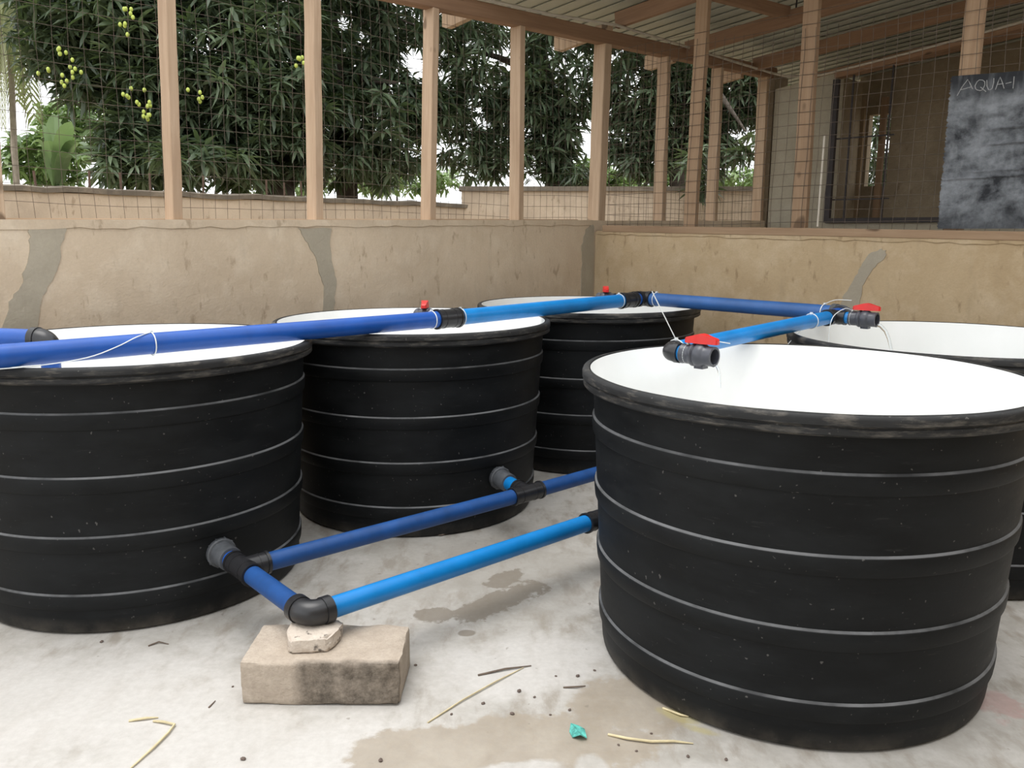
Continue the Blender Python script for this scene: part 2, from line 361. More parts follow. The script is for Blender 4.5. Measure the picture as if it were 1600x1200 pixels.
# window in the far wall: steel frame with bars
wn = MB()
def fbar(P, x0, z0, x1, z1, wd, dp=.05, off=.02):
    a = P(x0, z0, off); b = P(x1, z1, off); d = (b-a).normalized(); s = d.cross(E1).normalized()
    wn.add([], []); c = (a+b)/2; wn.box(c, wd, dp, (b-a).length, (s, E1, d))
fbar(WF, 3.39,1.70, 4.31,1.70, .05)
ftop = lambda x: 3.13+.185*(x-2.877)-.07
fbar(WF, 3.40,1.68, 3.40,3.15, .06); fbar(WF, 4.31,1.70, 5.6,1.70, .03)
win = struct('window_1', wn, M['frame'])
for x in (3.52, 3.80):
    wn = MB(); fbar(WF, x, 1.70, x, ftop(x), .016, .016, .0); obj('bar', wn, M['frame'], win)
for z in (1.92, 2.55):
    wn = MB(); fbar(WF, 3.40, z, 3.84, z, .014, .014, -.012); obj('bar', wn, M['frame'], win)

# roof: sheets rising from the left eave, over the partition, the middle room and the far room
RS = .10
def RF(t, s, z): return WL(.732, 0)+E1*t+E2*s+Z*(z+RS*s)      # t along the wall from the corner, s away from it
sheets = MB()
bwl = MB(); bwl.prism([WL(.732,-.02)+E1*t+E2*7.4+Z*z for t, z in ((-11,0),(5.2,0),(5.2,4.4),(-11,4.4))], E2, .25); struct('added_shade_wall', bwl, M['plaster_dim'])  # unseen wall, added behind the camera to block low sky light
ce = struct('ceiling', MB().prism([RF(-1.9,-.75,3.545), RF(6.6,-.75,3.60), RF(6.6,4.6,3.60), RF(-1.9,4.6,3.545)], Z, .03), M['roof'])
for i in range(46):
    t = -1.88+i*.185; a = RF(t,-.74,3.545+.006*t); b = RF(t,4.58,3.545+.006*t)
    mb = MB(); mb.box((a+b)/2+Z*.0005, .05, .0065, (b-a).length, ((E1), E1.cross((b-a).normalized()), (b-a).normalized())); obj('corrugation', mb, M['roof'], ce)

def timber(name, a, b, wx, wy, xdir, mat, label, cat, group=None, nx=1):
    """sawn timber from a to b; local z runs along the grain"""
    a = Vector(a); b = Vector(b); d = b-a; L = d.length; z = d.normalized(); x = (Vector(xdir)-z*Vector(xdir).dot(z)).normalized(); y = z.cross(x)
    mb = MB(); n = 6; vs = []; fs = []; c = .06*min(wx, wy)
    ring = [(-wx/2+c,-wy/2),(wx/2-c,-wy/2),(wx/2,-wy/2+c),(wx/2,wy/2-c),(wx/2-c,wy/2),(-wx/2+c,wy/2),(-wx/2,wy/2-c),(-wx/2,-wy/2+c)]
    for i in range(n+1):
        jx, jy = (random.uniform(-.0025,.0025), random.uniform(-.0025,.0025)) if 0 < i < n else (0, 0)
        vs += [(px+jx, py+jy, L*i/n) for px, py in ring]
    for i in range(n):
        for k in range(8): fs.append((i*8+k, i*8+(k+1)%8, (i+1)*8+(k+1)%8, (i+1)*8+k))
    fs += [tuple(range(8))[::-1], tuple(range(n*8, n*8+8))]
    mb.add(vs, fs); o = bpy.data.objects.new(name, mkmesh(name, mb, mat)); C.objects.link(o)
    mm = Matrix((x, y, z)).transposed().to_4x4(); mm.translation = a; o.matrix_world = mm
    return tag(o, label, cat, group)
# posts of the left wall: x of the inner right-hand edge at the foot and at the top
zb = lambda x: 3.128+.045*x        # underside of the top plate
ords = ['leftmost wooden post on the left wall, cut by the photo edge', 'second wooden post from the left on the left wall', 'third wooden post from the left on the left wall, thin dark right face',
        'fourth wooden post from the left, beside the first rafter tail', 'fifth wooden post from the left, nearest before the corner', 'thick wooden corner post where left wall and partition meet',
        'first wooden post beyond the corner, seen through the partition mesh', 'second wooden post beyond the corner, seen through the partition mesh', 'last wooden post beside the pale far wall, seen through mesh']
pl = [(-2.543,-2.515), (-1.902,-1.868), (-1.236,-1.209), (-.558,-.521), (.097,.100), (.842,.876), (1.508,1.499), (2.178,2.169), (2.861,2.84)]
for i, (xa, xb) in enumerate(pl):
    wd = .057 if i != 5 else .10; dp = .115 if i != 5 else .13
    a = WL(xa, ztop(xa)-.01)-E1*wd/2; zt = zb(xb)+(.004 if i != 5 else .16); b = WL(xb, zt)-E1*wd/2
    off = -E2*(dp/2+.012)
    timber('wooden_post', a+off, b+off, wd, dp, E1, M['wood'], ords[i], 'post', 'posts of the meshed left wall')
pr = [(1.381,1.409), (2.039,2.030), (2.782,2.79)]
lab = ['first brown post on the partition right of the corner', 'second brown post on the partition with bright right edge, beside pale pipe', 'brown post on the partition above the blackboard']
for i, (xa, xb) in enumerate(pr):
    wd = .112 if i else .108
    top = 3.52
    a = WR(xa, rz(xa)+.058)+E2*wd/2; b = WR(xb, top)+E2*wd/2
    timber('wooden_post', a+E1*.03, b+E1*.03, wd, .05, E2, M['wood_mid'], lab[i], 'post', 'posts of the meshed partition')
# top plate, rafters, purlin, sill plank
pa, pb = WL(-3.6, zb(-3.6)+.06), WL(2.95, zb(2.95)+.06)
timber('top_plate', pa-E2*.06, pb-E2*.06, .115, .10, Z, M['wood_dark'], 'long brown top plate beam running along the left wall posts', 'beam')
for i, (x0, nm) in enumerate([(-.30, 'first brown rafter from the left, cut by the top photo edge'), (.915, 'second brown rafter, starting at the corner post'),
                             (1.686, 'third brown rafter, passing behind the first partition post'), (2.60, 'fourth brown rafter, above the dark far window'), (3.55, 'last brown rafter, in the dark far room')]):
    z0 = {-.30: 3.28, .915: 3.32, 1.686: 3.25, 2.60: 3.285}.get(x0, 3.30)
    a = WL(x0, z0)-E2*.02; b = WL(x0, z0+RS*4.3)+E2*4.3
    timber('rafter', a+Z*.06, b+Z*.06, .055, .13, E1, M['wood_dark'], nm, 'rafter', 'rafters under the roof sheets')
# sun-lit rafter tails outside the wall: tapered boards with a sawn end
for i, x0 in enumerate([-.23, .69, 1.64, 2.55]):
    a = WL(x0, 0)-E2*.13; b = WL(x0, 0)-E2*.47; z1 = 3.235+.025*(x0+.23)
    mb = MB(); mb.prism([Vector((a.x,a.y,z1+.06)), Vector((a.x,a.y,z1-.085)), Vector((b.x,b.y,z1-.122))+E2*.05, Vector((b.x,b.y,z1-.105)), Vector((b.x,b.y,z1+.015))], E1, .055)
    o = obj('rafter_tail', mb, M['wood'])
    tag(o, ['pale rafter tail jutting out right of the fourth post', 'pale rafter tail jutting out left of the corner post', 'pale rafter tail jutting out right of the corner post, seen through mesh', 'small pale rafter tail beside the last far post'][i], 'rafter tail', 'rafter tails outside the left wall')
PU0, PU1 = Vector((.95,6.50,3.40)), Vector((2.40,7.76,3.46))
timber('purlin', PU0, PU1, .10, .06, Z, M['wood_dark'], 'brown purlin running across under the rafters near the top edge', 'beam')
o = obj('tie_rod', MB().tube([RF(1.35,1.10,3.58), RF(1.33,1.10,3.34)], .007, 8), M['frame']); tag(o, 'thin dark rod hanging from the roof near the top edge', 'rod')
timber('wall_top_strip', WR(.80, rz(.8)+.030)+E1*.05, WR(5.1, rz(5.1)+.030)+E1*.05, .056, .13, Z, M['wood_mid'], 'brown sill plank lying on top of the right partition wall', 'plank')
timber('wall_top_strip', WL(-3.8, ztop(-3.8)+.006)-E2*.155, WL(.68, ztop(.68)+.006)-E2*.155, .012, .03, Z, M['wood'], 'thin pale strip imitating the sunlit outer top edge of the left wall', 'plank')  # sunlit edge of the wall top, put in as a pale strip
for x, (za, zb_) in ((4.60,(1.7,3.3)), (4.80,(1.7,3.3))):
    pass
timber('door_jamb', WI(4.60,0,.03), WI(4.60,3.3,.03), .085, .06, E2, M['wood_dim'], 'brown timber jamb left of the narrow opening in the far room', 'post')
timber('door_jamb', WI(4.80,0,.03), WI(4.80,3.3,.03), .075, .06, E2, M['wood_mid'], 'lighter timber jamb right of the narrow opening in the far room', 'post')
htop = lambda x: 3.13+.185*(x-2.877)-.03
timber('lintel', WF(3.38,htop(3.38),-.03), WF(5.62,htop(5.62),-.03), .06, .10, Z, M['wood_dark'], 'dark sloping lintel beam over the far window opening', 'beam')
# pale conduit
cd = [WL(-.6, 3.255, -.005), WL(.3, 3.30, -.005), WL(.83, 3.31, -.07), WL(1.5, 3.315, -.03), WL(2.3, 3.30, -.03), WL(2.82, 3.295, -.03), WF(2.98, 3.26, .02), WF(3.10, 3.235, .02), WF(3.28, 3.215, .03), WF(3.9, 3.31, .04), WF(4.6, 3.44, .04), WF(6.5, 3.80, .04)]
cd[0:2] = [WL(-.9, 3.215, -.012), WL(.3, 3.27, -.012)]
tag(obj('conduit', MB().tube(cd, .013, 8), M['conduit'], smooth=60), 'thin pale conduit running along the top plate and the far wall', 'pipe')
o = obj('plastic_pipe', MB().tube([WR(2.190, 1.60, .012), WR(2.180, 2.23, -.03)], .007, 8), M['conduit']); tag(o, 'thin pale plastic pipe leaning beside the second partition post', 'pipe')

# ------------------------------------------------------------------ wire mesh
def wires(P, x0, x1, fz0, fz1, sv, sh, off, seed, r=.0017):
    random.seed(seed); mb = MB(); k = 1.41421
    ph = [random.uniform(0, 6) for _ in range(4)]
    dz = lambda x, z: .008*math.sin(3.1*x+ph[0]+1.7*z)+.004*math.sin(8*x+ph[1])
    dx = lambda x, z: .007*math.sin(2.6*z+ph[2]+x)+.003*math.sin(9*z+4*x+ph[3])
    dn = lambda x, z: .006*math.sin(2.2*x+1.3*z+ph[0])
    n = int((x1-x0)*k/sv)
    for i in range(n+1):
        x = x0+i*sv/k; z0, z1 = fz0(x), fz1(x); zs = np.linspace(z0, z1, 9)
        mb.tube([P(x+dx(x, z), z, off+dn(x, z)) for z in zs], r, 4, False)
    z = min(fz0(x0), fz0(x1))+sh*.5; zm = max(fz1(x0), fz1(x1))
    while z < zm:
        xs = np.linspace(x0-random.uniform(.0,.02), x1, 28)
        mb.tube([P(x, z+dz(x, z), off+dn(x, z)) for x in xs if fz0(x) < z+.01 and z < fz1(x)+.03], r, 4, False) if sum(1 for x in xs if fz0(x) < z+.01 and z < fz1(x)+.03) > 1 else None
        z += sh
    return mb
o = obj('wire_mesh', wires(WL, -4.4, .80, lambda x: ztop(x)+.0, lambda x: zb(x)+.02, .078, .092, .17, 3, .0013), M['wire']); tag(o, 'rusty welded wire mesh closing the left wall between its posts', 'wire mesh')
o = obj('wire_mesh', wires(WL, .90, 2.86, lambda x: ztop(x)+.0, lambda x: zb(x)+.02, .078, .092, .17, 4, .0013), M['wire']); tag(o, 'welded wire mesh of the outer wall beyond the corner post', 'wire mesh')
o = obj('wire_mesh', wires(WR, .845, 4.9, lambda x: rz(x)+.03, lambda x: 3.02+.06*math.sin(x*2), .081, .085, .008, 5), M['wire']); tag(o, 'rusty welded wire mesh nailed over the partition posts', 'wire mesh')

# ------------------------------------------------------------------ blackboard
def bd(s, z, off=.02): return WR(2.8+s*.70711, z, off)
bb = thing('blackboard', bd(.5, 1.585, .02), 'grey smeared blackboard with chalk lettering AQUA, hung on the partition mesh', 'blackboard')
mb = MB(); nu, nv = 40, 150; vs = []
def fold(s, z):
    v = .004*math.sin(5*s+3*z)+.003*math.sin(17*s-2*z)
    for zc, s0, a in ((2.18,.12,.016), (2.09,.14,.016), (1.89,-.1,.013), (1.93,.05,.009)):
        if s > s0: v += a*math.exp(-((z-zc-.02*(s-s0))/.007)**2)*min(1, (s-s0)*8)
    return v
for lay in (0, 1):
    for j in range(nv+1):
        for i in range(nu+1):
            z = 1.583+.94*j/nv-.05*(i/nu)*(j/nv); s = -.05+1.25*i/nu+(random.uniform(-.008,.008) if i == 0 else 0)
            vs.append(bd(s, z, .022+fold(s, z)+(0 if lay else -.010)))
fs = []; W1 = nu+1; S = W1*(nv+1)
for j in range(nv):
    for i in range(nu):
        q = (j*W1+i, j*W1+i+1, (j+1)*W1+i+1, (j+1)*W1+i); fs += [q[::-1], tuple(a+S for a in q)]
bnd = [i for i in range(W1)]+[j*W1+nu for j in range(1, nv+1)]+[nv*W1+i for i in range(nu-1,-1,-1)]+[j*W1 for j in range(nv-1,0,-1)]
for a, b in zip(bnd, bnd[1:]+bnd[:1]): fs.append((a, b, b+S, a+S))
mb.add(vs, fs); obj('board', mb, M['board'], bb, smooth=40)
strokes = [[(-.004,2.402),(.02,2.451),(.049,2.492),(.065,2.464),(.082,2.431)], [(.01,2.434),(.072,2.445)],
 [(.132,2.479),(.115,2.482),(.103,2.473),(.093,2.449),(.099,2.430),(.109,2.423),(.125,2.418),(.137,2.422),(.148,2.448),(.145,2.468),(.132,2.479)], [(.124,2.439),(.158,2.408)],
 [(.156,2.476),(.160,2.441),(.171,2.418),(.180,2.417),(.19,2.423),(.195,2.454),(.194,2.483)], [(.209,2.414),(.219,2.457),(.228,2.485),(.242,2.454),(.256,2.416)], [(.215,2.444),(.25,2.444)],
 [(.262,2.443),(.293,2.448)], [(.304,2.479),(.305,2.447),(.305,2.41)]]
mb = MB()
for st in strokes:
    mb.tube([bd(s, z, .0235+fold(s, z)) for s, z in st], .0024, 6)
tag(obj('chalk_lettering', mb, M['chalk'], bb), 'white chalk letters AQUA with a dash')

# ------------------------------------------------------------------ fish tanks
H = 1.0565
def rbody(z): return .678+.060*z/1.0
def tank_proto():
    t = thing('fish_tank', (0,0,0), 'tmp', 'tank', 'round black fish tanks with white liners')
    sh = MB(); pr = [(.002,.004),(.60,.003),(.668,.004),(.676,.010),(.6785,.022)]+[(rbody(z), z) for z in np.linspace(.05, .985, 16)]+[(rbody(.99)-.0005, .992)]
    sh.lathe(pr, 128, wob=lambda a, h: .0015*math.sin(3*a+2*h)); obj('shell', sh, M['black'], t, 35)
    for zc in (.165, .400, .635, .880):
        b = MB(); r0 = rbody(zc)
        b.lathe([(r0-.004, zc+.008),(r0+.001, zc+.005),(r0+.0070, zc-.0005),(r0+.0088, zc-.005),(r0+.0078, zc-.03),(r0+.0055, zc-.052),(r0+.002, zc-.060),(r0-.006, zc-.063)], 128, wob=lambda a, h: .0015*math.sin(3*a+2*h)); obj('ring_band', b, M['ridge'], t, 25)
    rm = MB()
    prof = [(.7525,H-.052),(.7522,H-.006),(.7535,H-.001),(.757,H),(.768,H-.001),(.775,H-.005),(.7785,H-.013),(.7785,H-.030),(.7715,H-.033),(.7705,H-.037),(.7755,H-.041),(.7755,H-.056),(.770,H-.062),(.752,H-.066),(.7365,H-.070),(.7385,H-.060)]
    rm.lathe(prof, 128, wob=lambda a, h: .0016*math.sin(5*a+1)+.0012*math.sin(13*a+40*h)); obj('rim', rm, M['black_rim'], t, 40)
    ln = MB()
    def wob(a, h):
        d = max(0, min(1, (H-h-.04)/.2))
        return d*(.006*math.sin(7*a+9*h)+.004*math.sin(17*a-6*h)-.010)
    zs = np.linspace(H-.40, .06, 9)
    ln.lathe([(.7482, H-.003)]+[(.7482-.0482*(1-(1-i/8)**2), H-.003-.33*(i/8)) for i in (.4,.8,1.2,1.6,2,2.5,3,4,5,6,7,8)]+[(rbody(z)-.012, float(z)) for z in zs]+[(.62,.03),(.3,.024),(.002,.024)], 128, wob=wob); obj('liner', ln, M['liner'], t, 60)
    return t
TK = {1: (1.0315,2.942), 2: (-1.6856,3.662), 3: (-.5635,4.724), 4: (.5306,5.866), 5: (2.1483,4.008)}
TL = {1: 'large black tank in the right foreground, nearest, with bright white inside', 2: 'black tank at the left photo edge, in front of the left wall', 3: 'black tank in the middle, between the left tank and the corner tank',
      4: 'farthest black tank, standing near the wall corner', 5: 'black tank at the right photo edge, partly hidden behind the foreground tank'}
proto = tank_proto()
for i, k in enumerate((1, 2, 3, 4, 5)):
    o = proto if i == 0 else copy_tree(proto)
    o.location = (*TK[k], 0); o.rotation_euler.z = (0, 1.1, 2.3, 3.7, 5.0)[i]; o['label'] = TL[k]

# ------------------------------------------------------------------ pipework
def lin(a, b, t): return Vector(a)+(Vector(b)-Vector(a))*t
def pipe(par, a, b, r, mat, label=None):
    return tag(obj('pipe', MB().tube([a, b], r, 24), mat, par, 40), label)
def collar(mb, p, d, r, l=.012): mb.tube([Vector(p)-Vector(d)*l/2, Vector(p)+Vector(d)*l/2], r, 24)
def tee(par, c, d, br, r, L=.075, B=.075, mat=None, rb=None):
    c = Vector(c); d = Vector(d).normalized(); br = Vector(br).normalized(); mb = MB()
    rb = rb or r; mb.tube([c-d*L, c+d*L], r*1.16, 24); mb.tube([c, c+br*B], rb*1.16, 24)
    for p, q, k in ((c-d*(L-.006), d, r), (c+d*(L-.006), d, r), (c+br*(B-.006), br, rb)): collar(mb, p, q, k*1.26)
    for p, q, k in ((c-d*(L*.45), d, r), (c+d*(L*.45), d, r), (c+br*(B*.62), br, rb)): collar(mb, p, q, k*1.20, .006)
    return obj('tee', mb, mat or M['fit'], par, 35)
def elbow(par, c, d1, d2, r, L=.07, mat=None):
    """d1, d2: directions leaving the corner c"""
    c = Vector(c); d1 = Vector(d1).normalized(); d2 = Vector(d2).normalized(); mb = MB(); k = L*.75; pts = [c+d1*L, c+d1*k]
    for t in np.linspace(.1, .9, 9): pts.append(c+d1*k*(1-t)**2+d2*k*t**2)
    pts += [c+d2*k, c+d2*L]; mb.tube(pts, r*1.15, 24)
    for d in (d1, d2): mb.tube([c+d*(L*.62), c+d*(L*1.0)], r*1.24, 24)
    return obj('elbow', mb, mat or M['fit'], par, 35)
def coupler(par, a, b, r, mat=None):
    mb = MB(); mb.tube([a, b], r*1.17, 24); d = (Vector(b)-Vector(a)).normalized(); collar(mb, Vector(a)+d*.006, d, r*1.24); collar(mb, Vector(b)-d*.006, d, r*1.24)
    return obj('coupler', mb, mat or M['fit'], par, 35)
def valve(par, a, d, r, ang, open_end=True):
    """ball valve starting at a along d; handle turned by ang from the valve axis"""
    a = Vector(a); d = Vector(d).normalized(); s = r/.036; x = 0
    prof = [(.040,.0),(.050,.0),(.051,.004),(.049,.008),(.049,.052),(.053,.056),(.0575,.064),(.0575,.072),(.050,.080),(.056,.086),(.060,.098),(.060,.118),(.056,.128),(.051,.134),(.049,.140),(.049,.176),(.050,.182),(.0385,.183),(.0385,.14),(.0,.14)]
    mb = MB(); mb.lathe([(p*s, q*s) for p, q in prof], 32, a, d); c = a+d*.108*s
    mb.tube([c+Z*.05*s, c+Z*.085*s], .020*s, 16); mb.box(c-Z*.056*s, .05*s, .05*s, .016*s, (d, Z.cross(d), Z))
    b = obj('valve_body', mb, M['valve'], par, 35)
    h = MB(); hd = Matrix.Rotation(ang, 3, 'Z') @ d; hy = Z.cross(hd); zc = c+Z*.060*s
    top = []
    for t, wv, hh in ((-.088,.012,.020),(-.080,.020,.028),(-.050,.019,.036),(-.024,.026,.044),(0,.028,.048),(.024,.026,.044),(.050,.019,.036),(.080,.020,.028),(.088,.012,.020)):
        p = zc+hd*t*s; top.append([p+hy*wv*s, p-hy*wv*s, p-hy*wv*.85*s+Z*hh*s, p+hy*wv*.85*s+Z*hh*s])
    vs = [v for q in top for v in q]; fs = [(i*4+k, i*4+(k+1)%4, (i+1)*4+(k+1)%4, (i+1)*4+k) for i in range(len(top)-1) for k in range(4)]+[(3,2,1,0), tuple((len(top)-1)*4+k for k in range(4))]
    h.add(vs, fs); tag(obj('handle', h, M['red'], b, 40), 'red butterfly handle')
    return a+d*.183*s
RU, RL = .042, .0365
# --- supply line over the tank rims
sp = thing('supply_pipework', (-.363,4.262,1.10), 'blue supply pipework lying on the tank rims, with red-handled valves', 'pipework')
A0 = Vector((-2.75,1.95,1.10)); T3 = Vector((-.335,4.290,1.102)); T4 = Vector((.745,5.392,1.118)); K4 = Vector((.872,5.330,1.119))
d1 = (T3-A0).normalized(); d2 = (T4-T3).normalized()
pipe(sp, A0, T3-d1*.05, RU, M['blue'], 'dark blue pipe')
tee(sp, T3, d1, -E2, RU, rb=.030); pipe(sp, T3+d2*.05, T4-d2*.05, RU, M['cyan'], 'light blue pipe')
pipe(sp, T3-E2*.06, T3-E2*.12, .029, M['cyan']); valve(sp, T3-E2*.10, -E2, .0275, math.radians(-45))
T5 = Vector((1.680,4.365,1.115)); E5 = T5+E1*.155+Z*.004
d4 = (E5-K4); d4.z = 0; d4.normalize()
tee(sp, T4, d2, -E2, RU, rb=.030); pipe(sp, T4-E2*.06, T4-E2*.12, .029, M['cyan']); valve(sp, T4-E2*.10, -E2, .0275, math.radians(-45))
K4 = T4+E1*.175+Z*.002
pipe(sp, T4+d2*.05, K4, RU, M['blue'], 'short dark blue stub')
d4 = (E5-K4).normalized(); elbow(sp, K4, -E1, d4, RU)
pipe(sp, K4+d4*.05, E5-d4*.04, RU, M['steel_blue'], 'dull steel-blue pipe')
elbow(sp, E5, -d4, -E1, RU, mat=M['fit_dust']); pipe(sp, E5, T5, RU*.98, M['blue'])
E1t = Vector((.603,3.185,1.088)); d5 = (E1t-T5).normalized()
tee(sp, T5, d5, E2, .0345, rb=.031); pipe(sp, T5+d5*.05, E1t-d5*.04, .0345, M['cyan'], 'light blue pipe')
pipe(sp, T5+E2*.05, T5+E2*.11, .030, M['cyan']); V5 = valve(sp, T5+E2*.095, E2, .0272, .12)
elbow(sp, E1t, -d5, E2, .0315, .055); pipe(sp, E1t+E2*.04, E1t+E2*.09, .030, M['cyan']); V1 = valve(sp, E1t+E2*.066, E2, .0272, .1)
# --- inlet at the left edge
il = thing('inlet_pipe', (-1.95,3.45,1.09), 'blue inlet pipe with black elbow turning down into the left tank', 'pipe')
I0 = Vector((-1.935,3.45,1.088)); di = Vector((-1,.13,.012)).normalized()
elbow(il, I0, di, -Z, RU*.98); pipe(il, I0+di*.05, I0+di*1.9, RU*.98, M['blue']); pipe(il, I0-Z*.05, I0-Z*.5, RU*.9, M['blue'])
# --- drain line on the floor
dr = thing('drain_pipework', (-.69,2.65,.2), 'blue drain pipework between the tanks near the floor, elbow resting on a stone', 'pipework')
def bulkhead(p, d):
    d = Vector(d).normalized(); mb = MB()
    mb.lathe([(.0,-.03),(.050,-.03),(.050,.002),(.058,.002),(.060,.008),(.060,.022),(.056,.027),(.050,.028),(.049,.10),(.047,.108),(.036,.109)], 28, p, d)
    for k in range(10):
        a = 2*PI*k/10; x = d.cross(Z).normalized(); y = d.cross(x); c = Vector(p)+d*.013+(x*math.cos(a)+y*math.sin(a))*.0575; mb.box(c, .004, .014, .012, (x, d, y))
    return obj('bulkhead_fitting', mb, M['fit_dust'], dr, 35)
W2 = Vector((-1.178,3.192,.262)); EB = Vector((-.690,2.652,.247)); da = (EB-W2).normalized()
T2a = lin(W2, EB, .30)
bulkhead(W2, da); pipe(dr, W2+da*.10, T2a, RL, M['blue'])
P1a = T2a; T2b = Vector((.075,3.985,.262)); dp1 = (T2b-P1a).normalized()
tee(dr, T2a, da, dp1, RL, .085, .10, M['fit']); pipe(dr, T2a+da*.05, EB-da*.04, RL, M['blue_dust'], 'dusty dark blue pipe')
pipe(dr, T2a+dp1*.07, T2b-dp1*.05, RL*1.02, M['blue_dust'], 'long dusty dark blue pipe')
dp2 = Vector((1,.945,-.012)).normalized()
elbow(dr, EB, -da, dp2, RL*1.06, .085, M['fit']); T1o = EB+dp2*1.50
pipe(dr, EB+dp2*.06, T1o-dp2*.05, RL*1.04, M['cyan'], 'long light blue pipe')
w1 = Vector((*TK[1], .25)); v = (T1o-w1); v.z = 0; v.normalize(); W1p = w1+v*.692
tee(dr, T1o, dp2, -v, RL*1.04, .085, .09); pipe(dr, T1o-v*.07, W1p+v*.09, RL, M['blue']); bulkhead(W1p, v)
w5 = Vector((*TK[5], .25)); C5 = T1o+dp2*1.42; v5 = (C5-w5); v5.z = 0; v5.normalize(); W5p = w5+v5*.692
pipe(dr, T1o+dp2*.07, C5-dp2*.04, RL*1.04, M['cyan']); elbow(dr, C5, -dp2, -v5, RL*1.04)
pipe(dr, C5-v5*.05, W5p+v5*.09, RL, M['blue']); bulkhead(W5p, v5)
W3 = Vector((-.068,4.213,.277)); db = (T2b-W3).normalized(); bulkhead(W3, db)
pipe(dr, W3+db*.10, T2b-db*.04, RL, M['cyan']); tee(dr, T2b, dp1, -db, RL, .095, .085)
C4 = T2b+Vector((1,.93,0)).normalized()*1.50; dp3 = (C4-T2b).normalized()
pipe(dr, T2b+dp3*.07, C4-dp3*.03, RL, M['blue_dust'], 'dusty dark blue pipe')
w4 = Vector((*TK[4], .265)); v4 = (C4-w4); v4.z = 0; v4.normalize(); W4p = w4+v4*.692
elbow(dr, C4, -dp3, -v4, RL); pipe(dr, C4-v4*.05, W4p+v4*.09, RL, M['blue']); bulkhead(W4p, v4)

# --- cable ties
def smooth(P, n=5):
    P = [Vector(p) for p in P]; Q = []
    for i in range(len(P)-1):
        a, b, c, d = P[max(i-1,0)], P[i], P[i+1], P[min(i+2,len(P)-1)]
        for k in range(n):
            t = k/n; Q.append(.5*((2*b)+(c-a)*t+(2*a-5*b+4*c-d)*t*t+(3*b-a-3*c+d)*t**3))
    return Q+[P[-1]]
def tie(c, d, r, label, tail=None, tw=.0025, root=True):
    c = Vector(c); d = Vector(d).normalized(); x = d.cross(Z).normalized(); y = d.cross(x); mb = MB()
    mb.tube([c+(x*math.cos(a)+y*math.sin(a))*(r+.003) for a in np.linspace(0, 2*PI, 25)], tw, 6, False)
    mb.box(c-y*(r+.006), .012, .009, .009, (x, d, y))
    if tail: mb.tube(smooth(([c-y*(r+.004)] if root else [])+[Vector(p) for p in tail]), tw*.8, 6)
    tag(obj('cable_tie', mb, M['tie'], None, 40), label, 'cable tie', 'white cable ties on the pipes')
def on(a, b, t, dz=0): return lin(a, b, t)+Z*dz
ct = Vector((-1.415,3.243,1.10)); ye = RU+.004
tie(ct, d1, RU, 'white cable tie on the dark blue pipe over the left tank, long curved tail', [ct+Vector((-.025,-.075,.035)), ct+Vector((-.075,-.135,.005)), ct+Vector((-.15,-.215,-.025)), ct+Vector((-.27,-.325,-.038)), ct+Vector((-.42,-.46,-.036)), ct+Vector((-.56,-.59,-.03))])
tie(T3-d1*.105, d1, RU, 'white cable tie just left of the middle tank tee')
tie(T3+d2*.090, d2, RU, 'white cable tie just right of the middle tank tee')
tie(T4-d2*.092, d2, RU, 'white cable tie just left of the far tank tee')
tie(K4+d4*.105, d4, RU, 'white cable tie at the start of the steel-blue pipe')
tie(E5-d4*.12, d4, RU, 'white cable tie at the right end of the steel-blue pipe', [E5-d4*.06+Z*.072, E5-d4*.0+Z*.075+E2*.03])
q5 = T5+E2*.105
tie(q5, E2, .032, 'white cable tie behind the water-running valve, tail hanging into the tank', [q5+Vector((-.05,-.03,.052)), q5+Vector((-.125,-.08,.02)), q5+Vector((-.15,-.10,-.04)), q5+Vector((-.152,-.105,-.14))])
q6 = T5+d5*.27
tie(q6, d5, .0345, 'white cable tie on the light blue pipe between the right tanks, tail slanting down', [q6+Vector((-.04,-.03,-.02)), q6+Vector((-.10,-.06,-.075)), q6+Vector((-.17,-.10,-.14))])
q7 = E1t-d5*.055
tie(q7, d5, .0375, 'white cable tie on the foreground elbow, stiff straight tail standing up', [q7+Z*.038, q7+Z*.038+(Vector((.536,3.21,1.318))-q7-Z*.038)*.5, Vector((.536,3.21,1.318))], root=False)
q8 = E1t+E2*.088
tie(q8, E2, .032, 'white cable tie round the neck of the foreground valve', [q8+Vector((.02,.06,.045)), q8+Vector((.12,.12,.035)), q8+Vector((.20,.16,.02))])

# --- running water
mb = MB(); e = V5-Z*.022; mb.tube([e-E2*.02, e+E2*.018-Z*.006, e+E2*.045-Z*.03, e+E2*.066-Z*.07, e+E2*.085-Z*.13, e+E2*.10-Z*.22, e+E2*.112-Z*.36], [.007,.010,.009,.008,.007,.006,.005], 12)
tag(obj('water_stream', mb, M['water'], None, 60), 'thin stream of water falling from the right valve into its tank', 'water')
mb = MB(); e = V1-Z*.026; mb.tube([e-E2*.02, e+E2*.008-Z*.004, e+E2*.018-Z*.018, e+E2*.024-Z*.04, e+E2*.030-Z*.085], [.004,.006,.005,.004,.003], 10)
tag(obj('water_stream', mb, M['water'], None, 60), 'trickle of water dripping from the foreground valve', 'water')

